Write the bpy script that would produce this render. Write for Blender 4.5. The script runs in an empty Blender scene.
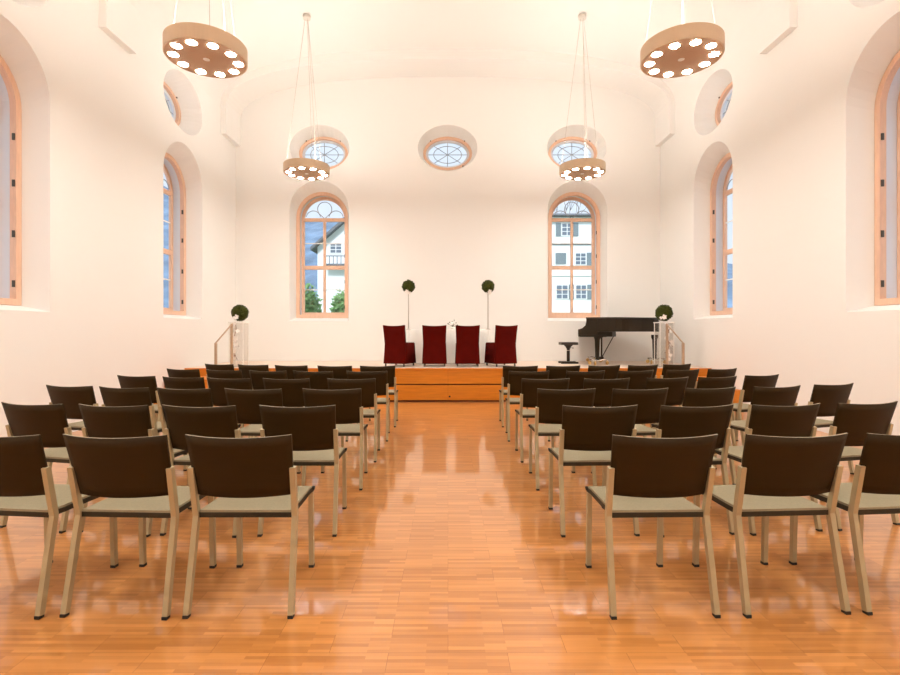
import bpy, bmesh, math, random
from mathutils import Vector, Matrix
from mathutils.geometry import tessellate_polygon
sc = bpy.context.scene
COL = sc.collection
PI = math.pi
R = math.radians
random.seed(7)

# ------------------------------------------------------------------ camera, sky, exposure
F, CX, CY, EYE = 505.0, 448.0, 331.0, 1.30
cam_data = bpy.data.cameras.new('camera')
cam = bpy.data.objects.new('camera', cam_data)
COL.objects.link(cam)
cam.location = (0, 0, EYE)
cam.rotation_euler = (R(90), 0, 0)
cam_data.sensor_fit = 'HORIZONTAL'
cam_data.sensor_width = 36
cam_data.lens = F / 900 * 36
cam_data.shift_x = (450 - CX) / 900
cam_data.shift_y = -(337.5 - CY) / 900
cam_data.clip_end = 600
sc.camera = cam

world = bpy.data.worlds.new('daylight')
sc.world = world
world.use_nodes = True
wn = world.node_tree
wn.nodes.clear()
w_out = wn.nodes.new('ShaderNodeOutputWorld')
w_bg = wn.nodes.new('ShaderNodeBackground')
w_bg.inputs['Color'].default_value = (0.78, 0.87, 1.0, 1)
w_bg.inputs['Strength'].default_value = 0.85
wn.links.new(w_bg.outputs[0], w_out.inputs[0])

fill_sun_data = bpy.data.lights.new('fill_sun', 'SUN')
fill_sun_data.energy = 2.6
fill_sun_data.color = (0.93, 0.96, 1.0)
fill_sun_data.angle = R(8)
fill_sun = bpy.data.objects.new('fill_sun', fill_sun_data)
COL.objects.link(fill_sun)
fill_sun.rotation_euler = (R(48), 0, 0)      # added fill from behind the hall, brightens the house fronts under an overcast sky

sc.view_settings.view_transform = 'Standard'
sc.view_settings.look = 'None'
sc.view_settings.gamma = 1
sc.view_settings.use_curve_mapping = False
sc.view_settings.exposure = 0.42
try:
    sc.cycles.use_denoising = True
    sc.cycles.max_bounces = 10
    sc.cycles.diffuse_bounces = 6
    sc.cycles.transparent_max_bounces = 12
    sc.cycles.sample_clamp_indirect = 8
except Exception:
    pass
LAMP_TINT = (1.0, 0.955, 0.875)
BULB = 172.0
UPLIGHT = 30.0

# ------------------------------------------------------------------ materials
def srgb(r, g, b):
    f = lambda c: (c / 255 / 12.92) if c / 255 <= 0.04045 else ((c / 255 + 0.055) / 1.055) ** 2.4
    return (f(r), f(g), f(b), 1)

def mat(name, col, rough=0.6, metal=0.0, coat=0.0, noise=0.0, nscale=20.0, bump=0.0, bscale=60.0, spec=0.5, emis=None, estr=0.0, stretch=None):
    m = bpy.data.materials.new(name)
    m.use_nodes = True
    nt = m.node_tree
    b = nt.nodes['Principled BSDF']
    b.inputs['Base Color'].default_value = col
    b.inputs['Roughness'].default_value = rough
    b.inputs['Metallic'].default_value = metal
    b.inputs['Specular IOR Level'].default_value = spec
    if coat:
        b.inputs['Coat Weight'].default_value = coat
        b.inputs['Coat Roughness'].default_value = 0.08
    if emis:
        b.inputs['Emission Color'].default_value = emis
        b.inputs['Emission Strength'].default_value = estr
    tc = nt.nodes.new('ShaderNodeTexCoord')
    mp = nt.nodes.new('ShaderNodeMapping')
    nt.links.new(tc.outputs['Object'], mp.inputs['Vector'])
    if stretch:
        mp.inputs['Scale'].default_value = stretch
    if noise:
        n = nt.nodes.new('ShaderNodeTexNoise')
        n.inputs['Scale'].default_value = nscale
        n.inputs['Detail'].default_value = 4
        nt.links.new(mp.outputs[0], n.inputs['Vector'])
        r = nt.nodes.new('ShaderNodeValToRGB')
        r.color_ramp.elements[0].position = 0.3
        r.color_ramp.elements[1].position = 0.7
        r.color_ramp.elements[0].color = tuple(c * (1 - noise) for c in col[:3]) + (1,)
        r.color_ramp.elements[1].color = tuple(min(1, c * (1 + noise)) for c in col[:3]) + (1,)
        nt.links.new(n.outputs['Fac'], r.inputs['Fac'])
        nt.links.new(r.outputs['Color'], b.inputs['Base Color'])
    if bump:
        n2 = nt.nodes.new('ShaderNodeTexNoise')
        n2.inputs['Scale'].default_value = bscale
        n2.inputs['Detail'].default_value = 3
        nt.links.new(mp.outputs[0], n2.inputs['Vector'])
        bp = nt.nodes.new('ShaderNodeBump')
        bp.inputs['Strength'].default_value = bump
        bp.inputs['Distance'].default_value = 0.01
        nt.links.new(n2.outputs['Fac'], bp.inputs['Height'])
        nt.links.new(bp.outputs['Normal'], b.inputs['Normal'])
    return m

def emitter(name, col, strength):
    m = bpy.data.materials.new(name)
    m.use_nodes = True
    nt = m.node_tree
    nt.nodes.clear()
    o = nt.nodes.new('ShaderNodeOutputMaterial')
    e = nt.nodes.new('ShaderNodeEmission')
    e.inputs['Color'].default_value = col
    e.inputs['Strength'].default_value = strength
    nt.links.new(e.outputs[0], o.inputs[0])
    return m

def glass(name, tint=(0.93, 0.96, 0.97, 1), rough=0.02, refl=1.0):
    m = bpy.data.materials.new(name)
    m.use_nodes = True
    nt = m.node_tree
    nt.nodes.clear()
    o = nt.nodes.new('ShaderNodeOutputMaterial')
    t = nt.nodes.new('ShaderNodeBsdfTransparent')
    t.inputs[0].default_value = tint
    g = nt.nodes.new('ShaderNodeBsdfGlossy')
    g.inputs['Roughness'].default_value = rough
    lw = nt.nodes.new('ShaderNodeLayerWeight')
    lw.inputs['Blend'].default_value = 0.25
    pw = nt.nodes.new('ShaderNodeMath'); pw.operation = 'POWER'
    nt.links.new(lw.outputs['Facing'], pw.inputs[0]); pw.inputs[1].default_value = 2.5
    fr = nt.nodes.new('ShaderNodeMath'); fr.operation = 'MULTIPLY_ADD'
    nt.links.new(pw.outputs[0], fr.inputs[0]); fr.inputs[1].default_value = 0.5 * refl; fr.inputs[2].default_value = 0.04
    mx = nt.nodes.new('ShaderNodeMixShader')
    nt.links.new(fr.outputs[0], mx.inputs[0])
    nt.links.new(t.outputs[0], mx.inputs[1])
    nt.links.new(g.outputs[0], mx.inputs[2])
    nt.links.new(mx.outputs[0], o.inputs[0])
    return m

def parquet(name):
    m = bpy.data.materials.new(name)
    m.use_nodes = True
    nt = m.node_tree
    L = nt.links.new
    b = nt.nodes['Principled BSDF']
    tc = nt.nodes.new('ShaderNodeTexCoord')
    mp = nt.nodes.new('ShaderNodeMapping')
    L(tc.outputs['Object'], mp.inputs['Vector'])
    br = nt.nodes.new('ShaderNodeTexBrick')
    br.offset = 0.37
    br.offset_frequency = 2
    br.inputs['Color1'].default_value = (0.02, 0.02, 0.02, 1)
    br.inputs['Color2'].default_value = (0.98, 0.98, 0.98, 1)
    br.inputs['Mortar'].default_value = (0.5, 0.5, 0.5, 1)
    br.inputs['Scale'].default_value = 1
    br.inputs['Mortar Size'].default_value = 0.0
    br.inputs['Brick Width'].default_value = 0.24
    br.inputs['Row Height'].default_value = 0.020
    L(mp.outputs[0], br.inputs['Vector'])
    br2 = nt.nodes.new('ShaderNodeTexBrick')
    br2.offset = 0.5
    br2.inputs['Color1'].default_value = (0, 0, 0, 1)
    br2.inputs['Color2'].default_value = (1, 1, 1, 1)
    br2.inputs['Mortar'].default_value = (0.2, 0.2, 0.2, 1)
    br2.inputs['Scale'].default_value = 1
    br2.inputs['Mortar Size'].default_value = 0.0009
    br2.inputs['Brick Width'].default_value = 0.48
    br2.inputs['Row Height'].default_value = 0.12
    L(mp.outputs[0], br2.inputs['Vector'])
    gr = nt.nodes.new('ShaderNodeTexNoise')
    gr.inputs['Scale'].default_value = 1.0
    gr.inputs['Detail'].default_value = 6
    mp2 = nt.nodes.new('ShaderNodeMapping')
    mp2.inputs['Scale'].default_value = (5, 70, 1)
    L(tc.outputs['Object'], mp2.inputs['Vector'])
    L(mp2.outputs[0], gr.inputs['Vector'])
    a1 = nt.nodes.new('ShaderNodeMix'); a1.data_type = 'RGBA'
    a1.inputs['Factor'].default_value = 0.30
    L(br.outputs['Color'], a1.inputs[6]); L(br2.outputs['Color'], a1.inputs[7])
    a2 = nt.nodes.new('ShaderNodeMix'); a2.data_type = 'RGBA'
    a2.inputs['Factor'].default_value = 0.32
    L(a1.outputs[2], a2.inputs[6]); L(gr.outputs['Fac'], a2.inputs[7])
    cr = nt.nodes.new('ShaderNodeValToRGB')
    e = cr.color_ramp.elements
    e[0].position = 0.15; e[0].color = FLOOR_LO
    e[1].position = 0.85; e[1].color = FLOOR_HI
    L(a2.outputs[2], cr.inputs['Fac'])
    ml = nt.nodes.new('ShaderNodeMix'); ml.data_type = 'RGBA'; ml.blend_type = 'MIX'
    L(br2.outputs['Fac'], ml.inputs['Factor'])
    L(cr.outputs['Color'], ml.inputs[6])
    ml.inputs[7].default_value = tuple(c * 0.75 for c in FLOOR_LO[:3]) + (1,)
    L(ml.outputs[2], b.inputs['Base Color'])
    b.inputs['Roughness'].default_value = 0.34
    b.inputs['Specular IOR Level'].default_value = 0.5
    b.inputs['Coat Weight'].default_value = 0.8
    b.inputs['Coat Roughness'].default_value = 0.05
    bp = nt.nodes.new('ShaderNodeBump')
    bp.inputs['Strength'].default_value = 0.12
    bp.inputs['Distance'].default_value = 0.002
    L(a2.outputs[2], bp.inputs['Height'])
    L(bp.outputs['Normal'], b.inputs['Normal'])
    bp2 = nt.nodes.new('ShaderNodeBump')
    bp2.inputs['Strength'].default_value = 0.05
    bp2.inputs['Distance'].default_value = 0.002
    L(a1.outputs[2], bp2.inputs['Height'])
    L(bp2.outputs['Normal'], b.inputs['Coat Normal'])
    return m

FLOOR_LO = (0.42, 0.155, 0.030, 1)
FLOOR_HI = (0.68, 0.29, 0.080, 1)
M = {}
M['plaster'] = mat('plaster', (0.86, 0.845, 0.82, 1), 0.9, bump=0.06, bscale=14)
M['floor'] = parquet('oak_parquet')
M['window_wood'] = mat('window_wood', (0.80, 0.52, 0.37, 1), 0.5, noise=0.05, nscale=8, stretch=(6, 6, 1))
M['jamb'] = mat('daylit_jamb_paint', (0.72, 0.76, 0.84, 1), 0.6)  # whitish paint with the cool daylight tint put into its colour
M['glass'] = glass('window_glass')
M['lead'] = mat('tracery_metal', (0.30, 0.32, 0.35, 1), 0.5)
M['hinge'] = mat('hinge_metal', (0.10, 0.08, 0.06, 1), 0.4, 0.6)
M['stage_wood'] = mat('stage_wood', (0.62, 0.20, 0.006, 1), 0.42, noise=0.10, nscale=3, stretch=(1, 8, 10))
M['deck'] = mat('deck_wood', (0.78, 0.62, 0.50, 1), 0.35, noise=0.04, nscale=4, stretch=(1, 10, 1))
M['gap'] = mat('gap_shadow_strip', (0.14, 0.03, 0.008, 1), 0.7)
M['shell'] = mat('backrest_laminate', (0.026, 0.0125, 0.0004, 1), 0.6, spec=0.18, noise=0.06, nscale=4, stretch=(1, 1, 6))
M['top_edge'] = mat('backrest_top_edge', (0.30, 0.24, 0.15, 1), 0.5)  # lighter tan on the top edge of the backrest alone
M['pad'] = mat('seat_fabric', (0.275, 0.235, 0.145, 1), 0.85, noise=0.06, nscale=90, bump=0.2, bscale=300)
M['pan'] = mat('seat_pan', (0.035, 0.026, 0.014, 1), 0.6, spec=0.2)
M['leg'] = mat('champagne_aluminium', (0.43, 0.35, 0.205, 1), 0.42, 0.3)
M['rubber'] = mat('black_rubber', (0.012, 0.010, 0.009, 1), 0.6)
M['red'] = mat('red_cloth', (0.085, 0.0025, 0.0005, 1), 0.85, spec=0.08, noise=0.12, nscale=6, bump=0.6, bscale=5)
M['chrome'] = mat('chrome', (0.75, 0.72, 0.68, 1), 0.18, 1.0)
M['piano'] = mat('piano_lacquer', (0.020, 0.012, 0.004, 1), 0.32, coat=0.08, spec=0.25)
M['ivory'] = mat('ivory_keys', (0.75, 0.70, 0.60, 1), 0.3)
M['brass'] = mat('brass', (0.65, 0.42, 0.16, 1), 0.3, 1.0)
M['leather'] = mat('black_leather', (0.02, 0.014, 0.01, 1), 0.45, bump=0.2, bscale=80)
M['cloth'] = mat('white_cloth', (0.86, 0.84, 0.80, 1), 0.85, bump=0.15, bscale=12)
M['leaf'] = mat('boxwood_leaf', (0.050, 0.058, 0.005, 1), 0.7, spec=0.2, noise=0.6, nscale=40)
M['petal'] = mat('white_petal', (0.88, 0.84, 0.80, 1), 0.6)
M['twig'] = mat('brown_twig', (0.22, 0.10, 0.05, 1), 0.7)
M['acrylic'] = glass('clear_acrylic', (0.97, 0.96, 0.95, 1), 0.05, 0.3)
M['pole'] = mat('silver_pole', (0.50, 0.44, 0.40, 1), 0.35, 0.6)
M['rail'] = mat('rail_steel', (0.50, 0.36, 0.25, 1), 0.4, 0.5)
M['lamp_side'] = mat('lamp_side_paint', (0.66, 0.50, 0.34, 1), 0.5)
M['lamp_under'] = mat('lamp_underside_brown', (0.50, 0.32, 0.20, 1), 0.6)  # browner and darker than the side band
M['bulb'] = emitter('bulb_glow', LAMP_TINT + (1,), BULB)
M['up'] = emitter('uplight_glow', LAMP_TINT + (1,), UPLIGHT)
M['wire'] = mat('thin_steel_cable', (0.46, 0.42, 0.36, 1), 0.6)
M['cable'] = mat('cable_white', (0.70, 0.66, 0.60, 1), 0.5)
M['steel'] = mat('steel_wire', (0.45, 0.42, 0.40, 1), 0.6, 0.0)
M['render_white'] = mat('house_render', (0.88, 0.90, 0.92, 1), 0.9)
M['roof'] = mat('roof_tile', (0.16, 0.17, 0.19, 1), 0.8, noise=0.2, nscale=3)
M['shutter'] = mat('shutter_paint', (0.20, 0.25, 0.28, 1), 0.7)
M['dark_pane'] = mat('dark_pane', (0.16, 0.20, 0.26, 1), 0.15)
M['house_frame'] = mat('house_frame', (0.85, 0.85, 0.85, 1), 0.6)
M['hill'] = mat('hazy_hill_forest', (0.17, 0.25, 0.36, 1), 0.95, noise=0.35, nscale=0.12)  # blue of distance haze put into the forest colour
M['grass'] = mat('lawn', (0.16, 0.26, 0.12, 1), 0.95, noise=0.3, nscale=2)
M['bush'] = mat('bush_leaf', (0.20, 0.36, 0.13, 1), 0.7, noise=0.5, nscale=5)
M['bark'] = mat('bark', (0.28, 0.27, 0.27, 1), 0.9)

# ------------------------------------------------------------------ mesh helpers
def add_box(bm, c, s, rot=None, mi=0):
    hx, hy, hz = s[0] / 2, s[1] / 2, s[2] / 2
    vs = []
    for x, y, z in ((-hx, -hy, -hz), (hx, -hy, -hz), (hx, hy, -hz), (-hx, hy, -hz), (-hx, -hy, hz), (hx, -hy, hz), (hx, hy, hz), (-hx, hy, hz)):
        v = Vector((x, y, z))
        if rot is not None:
            v = rot @ v
        vs.append(bm.verts.new(v + Vector(c)))
    for f in ((0, 3, 2, 1), (4, 5, 6, 7), (0, 1, 5, 4), (1, 2, 6, 5), (2, 3, 7, 6), (3, 0, 4, 7)):
        fc = bm.faces.new([vs[i] for i in f])
        fc.material_index = mi
    return vs

def box(x0, x1, y0, y1, z0, z1, bm=None, mi=0):
    bm = bm or bmesh.new()
    add_box(bm, ((x0 + x1) / 2, (y0 + y1) / 2, (z0 + z1) / 2), (x1 - x0, y1 - y0, z1 - z0), None, mi)
    return bm

def frame_of(d):
    d = d.normalized()
    up = Vector((0, 0, 1)) if abs(d.z) < 0.95 else Vector((0, 1, 0))
    a = d.cross(up).normalized()
    return a, a.cross(d).normalized()

def tube(bm, pts, r, n=8, closed=False, mi=0):
    pts = [Vector(p) for p in pts]
    rs = r if isinstance(r, (list, tuple)) else [r] * len(pts)
    rings = []
    N = len(pts)
    prev = None
    for i, p in enumerate(pts):
        if closed:
            d = pts[(i + 1) % N] - pts[i - 1]
        else:
            d = pts[min(i + 1, N - 1)] - pts[max(i - 1, 0)]
        if prev is None:
            a, b = frame_of(d)
        else:
            d.normalize()
            a = (prev - d * prev.dot(d)).normalized()
            b = a.cross(d).normalized()
        prev = a
        rings.append([bm.verts.new(p + (a * math.cos(2 * PI * k / n) + b * math.sin(2 * PI * k / n)) * rs[i]) for k in range(n)])
    for i in range(N if closed else N - 1):
        A, B = rings[i], rings[(i + 1) % N]
        for k in range(n):
            f = bm.faces.new((A[k], A[(k + 1) % n], B[(k + 1) % n], B[k]))
            f.smooth = True; f.material_index = mi
    if not closed:
        for rg in (rings[0], rings[-1]):
            f = bm.faces.new(rg); f.material_index = mi
    return bm

def rect_sweep(bm, pts, hx, hy):
    """flat bar of half sizes hx (along x) and hy (in the y-z plane) along a polyline in a y-z plane"""
    pts = [Vector(p) for p in pts]
    rings = []
    for i, p in enumerate(pts):
        d1 = (pts[i] - pts[i - 1]).normalized() if i else None
        d2 = (pts[i + 1] - pts[i]).normalized() if i < len(pts) - 1 else None
        d = ((d1 or d2) + (d2 or d1)).normalized()
        nrm = Vector((0, -d.z, d.y)).normalized()
        rings.append([bm.verts.new(p + Vector((sx * hx, 0, 0)) + nrm * sy * hy) for sx, sy in ((-1, -1), (1, -1), (1, 1), (-1, 1))])
    for A, B in zip(rings, rings[1:]):
        for k in range(4):
            bm.faces.new((A[k], A[(k + 1) % 4], B[(k + 1) % 4], B[k]))
    bm.faces.new(rings[0]); bm.faces.new(rings[-1][::-1])
    return bm

def lathe(bm, prof, n=24, c=(0, 0, 0), mi=0, smooth=True, cap=True):
    rings = []
    for r, z in prof:
        rings.append([bm.verts.new((c[0] + r * math.cos(2 * PI * k / n), c[1] + r * math.sin(2 * PI * k / n), c[2] + z)) for k in range(n)])
    for A, B in zip(rings, rings[1:]):
        for k in range(n):
            f = bm.faces.new((A[k], A[(k + 1) % n], B[(k + 1) % n], B[k]))
            f.smooth = smooth; f.material_index = mi
    if cap:
        for rg in (rings[0], rings[-1]):
            f = bm.faces.new(rg); f.material_index = mi
    return bm

def prism(bm, poly, z0, z1, mi=0, smooth=False):
    A = [bm.verts.new((p[0], p[1], z0)) for p in poly]
    B = [bm.verts.new((p[0], p[1], z1)) for p in poly]
    n = len(poly)
    for k in range(n):
        f = bm.faces.new((A[k], A[(k + 1) % n], B[(k + 1) % n], B[k]))
        f.smooth = smooth; f.material_index = mi
    f1 = bm.faces.new(A[::-1]); f2 = bm.faces.new(B)
    f1.material_index = f2.material_index = mi
    return bm

def obj(name, bm, material, parent=None, bevel=0.0, loc=None, rotz=0.0, normals=True, weld=False):
    if weld:
        bmesh.ops.remove_doubles(bm, verts=bm.verts, dist=1e-5)
    if normals:
        bmesh.ops.recalc_face_normals(bm, faces=bm.faces)
    me = bpy.data.meshes.new(name)
    bm.to_mesh(me); bm.free()
    for m_ in (material if isinstance(material, (list, tuple)) else [material]):
        me.materials.append(m_)
    o = bpy.data.objects.new(name, me)
    COL.objects.link(o)
    if parent is not None:
        o.parent = parent
    if loc is not None:
        o.location = loc
    o.rotation_euler.z = rotz
    if bevel:
        md = o.modifiers.new('bevel', 'BEVEL')
        md.width = bevel; md.segments = 2; md.limit_method = 'ANGLE'
    return o

def tag(o, label=None, cat=None, group=None, kind=None):
    if label: o['label'] = label
    if cat: o['category'] = cat
    if group: o['group'] = group
    if kind: o['kind'] = kind
    return o

def thing(name, label, cat, loc=(0, 0, 0), rotz=0, group=None, kind=None):
    o = bpy.data.objects.new(name, None)
    COL.objects.link(o)
    o.empty_display_size = 0.2
    o.location = loc; o.rotation_euler.z = rotz
    return tag(o, label, cat, group, kind)

CHILD = {}
def kids(o):
    return [c for c in list(o.children)]

def copy_tree(o, parent=None):
    c = o.copy()
    COL.objects.link(c)
    if parent is not None:
        c.parent = parent
    for ch in kids(o):
        copy_tree(ch, c)
    return c

def struct(o, label=None, cat=None):
    o['kind'] = 'structure'
    if label: o['label'] = label
    if cat: o['category'] = cat
    return o

# ------------------------------------------------------------------ room dimensions
W, YB, YF = 4.83, 11.50, -4.0      # half width, end wall, wall behind
ZS, ZC = 6.05, 7.30                # cove springing, crown
TH = 0.62                          # wall thickness

def vault(hw, zs, zc, n=40, e=2.5):
    pts = []
    for i in range(n + 1):
        a = PI * i / n
        c, s = math.cos(a), math.sin(a)
        x = hw * (abs(c) ** (2 / e)) * (1 if c >= 0 else -1)
        z = zs + (zc - zs) * abs(s) ** (2 / e)
        pts.append((x, z))
    return pts                     # from +hw to -hw

def arch(c, hw, z0, ztop, n=20):
    zs = ztop - hw
    p = [(c - hw, z0), (c + hw, z0)]
    for i in range(n + 1):
        a = PI * i / n
        p.append((c + hw * math.cos(a), zs + hw * math.sin(a)))
    return p

def oval(c, zc, hw, hh, n=36):
    return [(c + hw * math.cos(2 * PI * i / n), zc + hh * math.sin(2 * PI * i / n)) for i in range(n)]

def to_end(u, w, z): return (u, YB + w, z)
def to_left(u, w, z): return (-(W + w), u, z)
def to_right(u, w, z): return (W + w, u, z)

# each opening: (outline in the wall face, outline at the frame, ...)
SPLAY = 0.28
ARCH_END = [(-2.935, 'arch'), (2.945, 'arch')]
OVAL_END = [-2.925, -0.01, 2.93]
SIDE_Y = [5.45, 9.25]

def openings(kind):
    res = []
    if kind == 'end':
        for c, _ in ARCH_END:
            res.append((arch(c, 0.68, 1.53, 4.725), arch(c, 0.61, 1.60, 4.55), 'arch', c))
        for c in OVAL_END:
            res.append((oval(c, 5.47, 0.68, 0.525), oval(c, 5.47, 0.58, 0.40), 'oval', c))
    else:
        for c in SIDE_Y:
            res.append((arch(c, 0.68, 1.53, 4.725), arch(c, 0.61, 1.60, 4.55), 'arch', c))
            res.append((oval(c, 5.47, 0.68, 0.525), oval(c, 5.47, 0.58, 0.40), 'oval', c))
    return res

def fill(bm, loops, fn, w):
    flat = [[Vector((p[0], p[1], 0)) for p in lp] for lp in loops]
    tris = tessellate_polygon(flat)
    vs = []
    for lp in loops:
        for p in lp:
            vs.append(bm.verts.new(fn(p[0], w, p[1])))
    for t in tris:
        try:
            bm.faces.new([vs[i] for i in t])
        except ValueError:
            pass

def loft(bm, A, B, fn, wa, wb, smooth=False):
    a = [bm.verts.new(fn(p[0], wa, p[1])) for p in A]
    b = [bm.verts.new(fn(p[0], wb, p[1])) for p in B]
    n = len(A)
    for k in range(n):
        f = bm.faces.new((a[k], a[(k + 1) % n], b[(k + 1) % n], b[k]))
        f.smooth = smooth

def wall(name, outline, holes, fn):
    bm = bmesh.new()
    fill(bm, [outline] + [h[0] for h in holes], fn, 0)
    fill(bm, [outline] + [h[1] for h in holes], fn, TH)
    for big, small, k, c in holes:
        loft(bm, big, small, fn, 0, SPLAY if k == 'arch' else 0.36)
        loft(bm, small, small, fn, SPLAY if k == 'arch' else 0.36, TH)
    loft(bm, outline, outline, fn, 0, TH)
    return struct(obj(name, bm, M['plaster'], weld=True))

end_out = [(-W, 0), (W, 0)] + vault(W, ZS, ZC)
wall('wall_back', end_out, openings('end'), to_end)
side_out = [(YF, 0), (YB, 0), (YB, ZS), (YF, ZS)]
wall('wall_left', side_out, openings('side'), to_left)
wall('wall_right', side_out, openings('side'), to_right)
bm = bmesh.new()
fill(bm, [end_out], lambda u, w, z: (u, YF - w, z), 0)
fill(bm, [end_out], lambda u, w, z: (u, YF - w, z), 0.3)
loft(bm, end_out, end_out, lambda u, w, z: (u, YF - w, z), 0, 0.3)
struct(obj('wall_front', bm, M['plaster'], weld=True))

bm = bmesh.new()
prof = vault(W, ZS, ZC, 64)
for a, b in zip(prof, prof[1:]):
    f = bm.faces.new([bm.verts.new(q) for q in ((a[0], YF, a[1]), (b[0], YF, b[1]), (b[0], YB, b[1]), (a[0], YB, a[1]))])
    f.smooth = True
prof2 = [(x * 1.06, z + 0.25 if z > ZS + 1e-6 else z) for x, z in prof]
for a, b in zip(prof2, prof2[1:]):
    f = bm.faces.new([bm.verts.new(q) for q in ((a[0], YF, a[1]), (b[0], YF, b[1]), (b[0], YB, b[1]), (a[0], YB, a[1]))])
struct(obj('ceiling', bm, M['plaster'], weld=True, normals=False))
struct(obj('floor', box(-W - 0.3, W + 0.3, YF - 0.3, YB + 0.3, -0.12, 0), M['floor']))

# ribs of the vault that end on the walls as flat corbels
def rib(name, y0, y1, d=0.11):
    bm = bmesh.new()
    o_ = [(W + 0.02, 5.50)] + vault(W + 0.02, ZS, ZC + 0.02, 48) + [(-W - 0.02, 5.50)]
    i_ = [(W - d, 5.50)] + vault(W - d, ZS, ZC - 0.21, 48) + [(-W + d, 5.50)]
    rings = [[bm.verts.new((p[0], y, p[1])) for p in q] for q, y in ((o_, y0), (i_, y0), (i_, y1), (o_, y1))]
    n = len(o_)
    for A, B in zip(rings, rings[1:] + rings[:1]):
        for k in range(n - 1):
            f = bm.faces.new((A[k], A[k + 1], B[k + 1], B[k]))
            f.smooth = False
    bm.faces.new([r_[0] for r_ in rings]); bm.faces.new([r_[-1] for r_ in rings][::-1])
    return struct(obj(name, bm, M['plaster']))
rib('trim_1', 10.74, YB - 0.001)
rib('trim_2', 6.98, 7.66)
rib('trim_3', 3.25, 3.93)
rib('trim_4', -0.45, 0.23)

# ------------------------------------------------------------------ windows
def ring_loft(bm, outer, inner, fn, w0, w1):
    loft(bm, outer, inner, fn, w0, w0)
    loft(bm, inner, inner, fn, w0, w1)
    loft(bm, inner, outer, fn, w1, w1)
    loft(bm, outer, outer, fn, w1, w0)

def wbox(bm, fn, u0, u1, w0, w1, z0, z1):
    c = [fn(u, w, z) for u in (u0, u1) for w in (w0, w1) for z in (z0, z1)]
    vs = [bm.verts.new(p) for p in c]
    for f in ((0, 1, 3, 2), (4, 6, 7, 5), (0, 4, 5, 1), (2, 3, 7, 6), (0, 2, 6, 4), (1, 5, 7, 3)):
        bm.faces.new([vs[i] for i in f])

WIN = [0]
def window_arch(c, fn, hinge_side):
    WIN[0] += 1
    root = thing('window_%d' % WIN[0], None, None, fn(c, 0, 1.53), kind='structure')
    inv = Matrix.Translation(-Vector(fn(c, 0, 1.53)))
    def P(name, bm, m, par=root):
        bmesh.ops.transform(bm, matrix=inv, verts=bm.verts)
        return obj(name, bm, m, par)
    bm = bmesh.new()
    ring_loft(bm, arch(c, 0.605, 1.605, 4.545), arch(c, 0.53, 1.68, 4.47), fn, 0.282, 0.36)
    P('casing', bm, M['window_wood'])
    bm = bmesh.new()
    ring_loft(bm, arch(c, 0.575, 1.635, 4.515), arch(c, 0.545, 1.665, 4.485), fn, 0.362, 0.50)
    P('jamb_lining', bm, M['jamb'])
    bm = bmesh.new()
    w0, w1 = 0.502, 0.55
    ring_loft(bm, arch(c, 0.60, 1.61, 4.54), arch(c, 0.475, 1.74, 4.415), fn, w0, w1)
    wbox(bm, fn, c - 0.03, c + 0.03, w0 - 0.005, w1, 1.72, 3.92)
    wbox(bm, fn, c - 0.48, c + 0.48, w0 - 0.008, w1, 3.90, 3.98)
    wbox(bm, fn, c - 0.48, c + 0.48, w0 - 0.010, w1, 2.76, 2.85)
    P('sash', bm, M['window_wood'])
    sash = root.children[-1]
    bm = bmesh.new()
    for k in range(2):
        for z0 in (2.27, 3.37):
            u0 = c - 0.475 + k * 0.505
            wbox(bm, fn, u0, u0 + 0.445, w0 + 0.012, w1 - 0.01, z0, z0 + 0.02)
    P('glazing_bar', bm, M['house_frame'], sash)
    bm = bmesh.new()
    def arc(uc, zc, r, a0, a1, n=16):
        tube(bm, [fn(uc + r * math.cos(a0 + (a1 - a0) * i / n), 0.526, zc + r * math.sin(a0 + (a1 - a0) * i / n)) for i in range(n + 1)], 0.009, 5)
    arc(c, 4.20, 0.17, R(-60), R(240))
    tube(bm, [fn(c + 0.085, 0.526, 4.055), fn(c, 0.526, 3.97)], 0.009, 5)
    tube(bm, [fn(c - 0.085, 0.526, 4.055), fn(c, 0.526, 3.97)], 0.009, 5)
    arc(c - 0.27, 3.99, 0.17, R(10), R(170))
    arc(c + 0.27, 3.99, 0.17, R(10), R(170))
    P('tracery', bm, M['lead'], sash)
    bm = bmesh.new()
    fill(bm, [arch(c, 0.48, 1.735, 4.42)], fn, 0.528)
    P('pane', bm, M['glass'], sash)
    for i, z in enumerate((1.86, 2.45, 3.05, 3.60, 4.12)):
        bm = bmesh.new()
        wbox(bm, fn, c + hinge_side * 0.517, c + hinge_side * 0.531, 0.295, 0.325, z - 0.04, z + 0.04)
        P('hinge', bm, M['hinge'])
    return root

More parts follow.
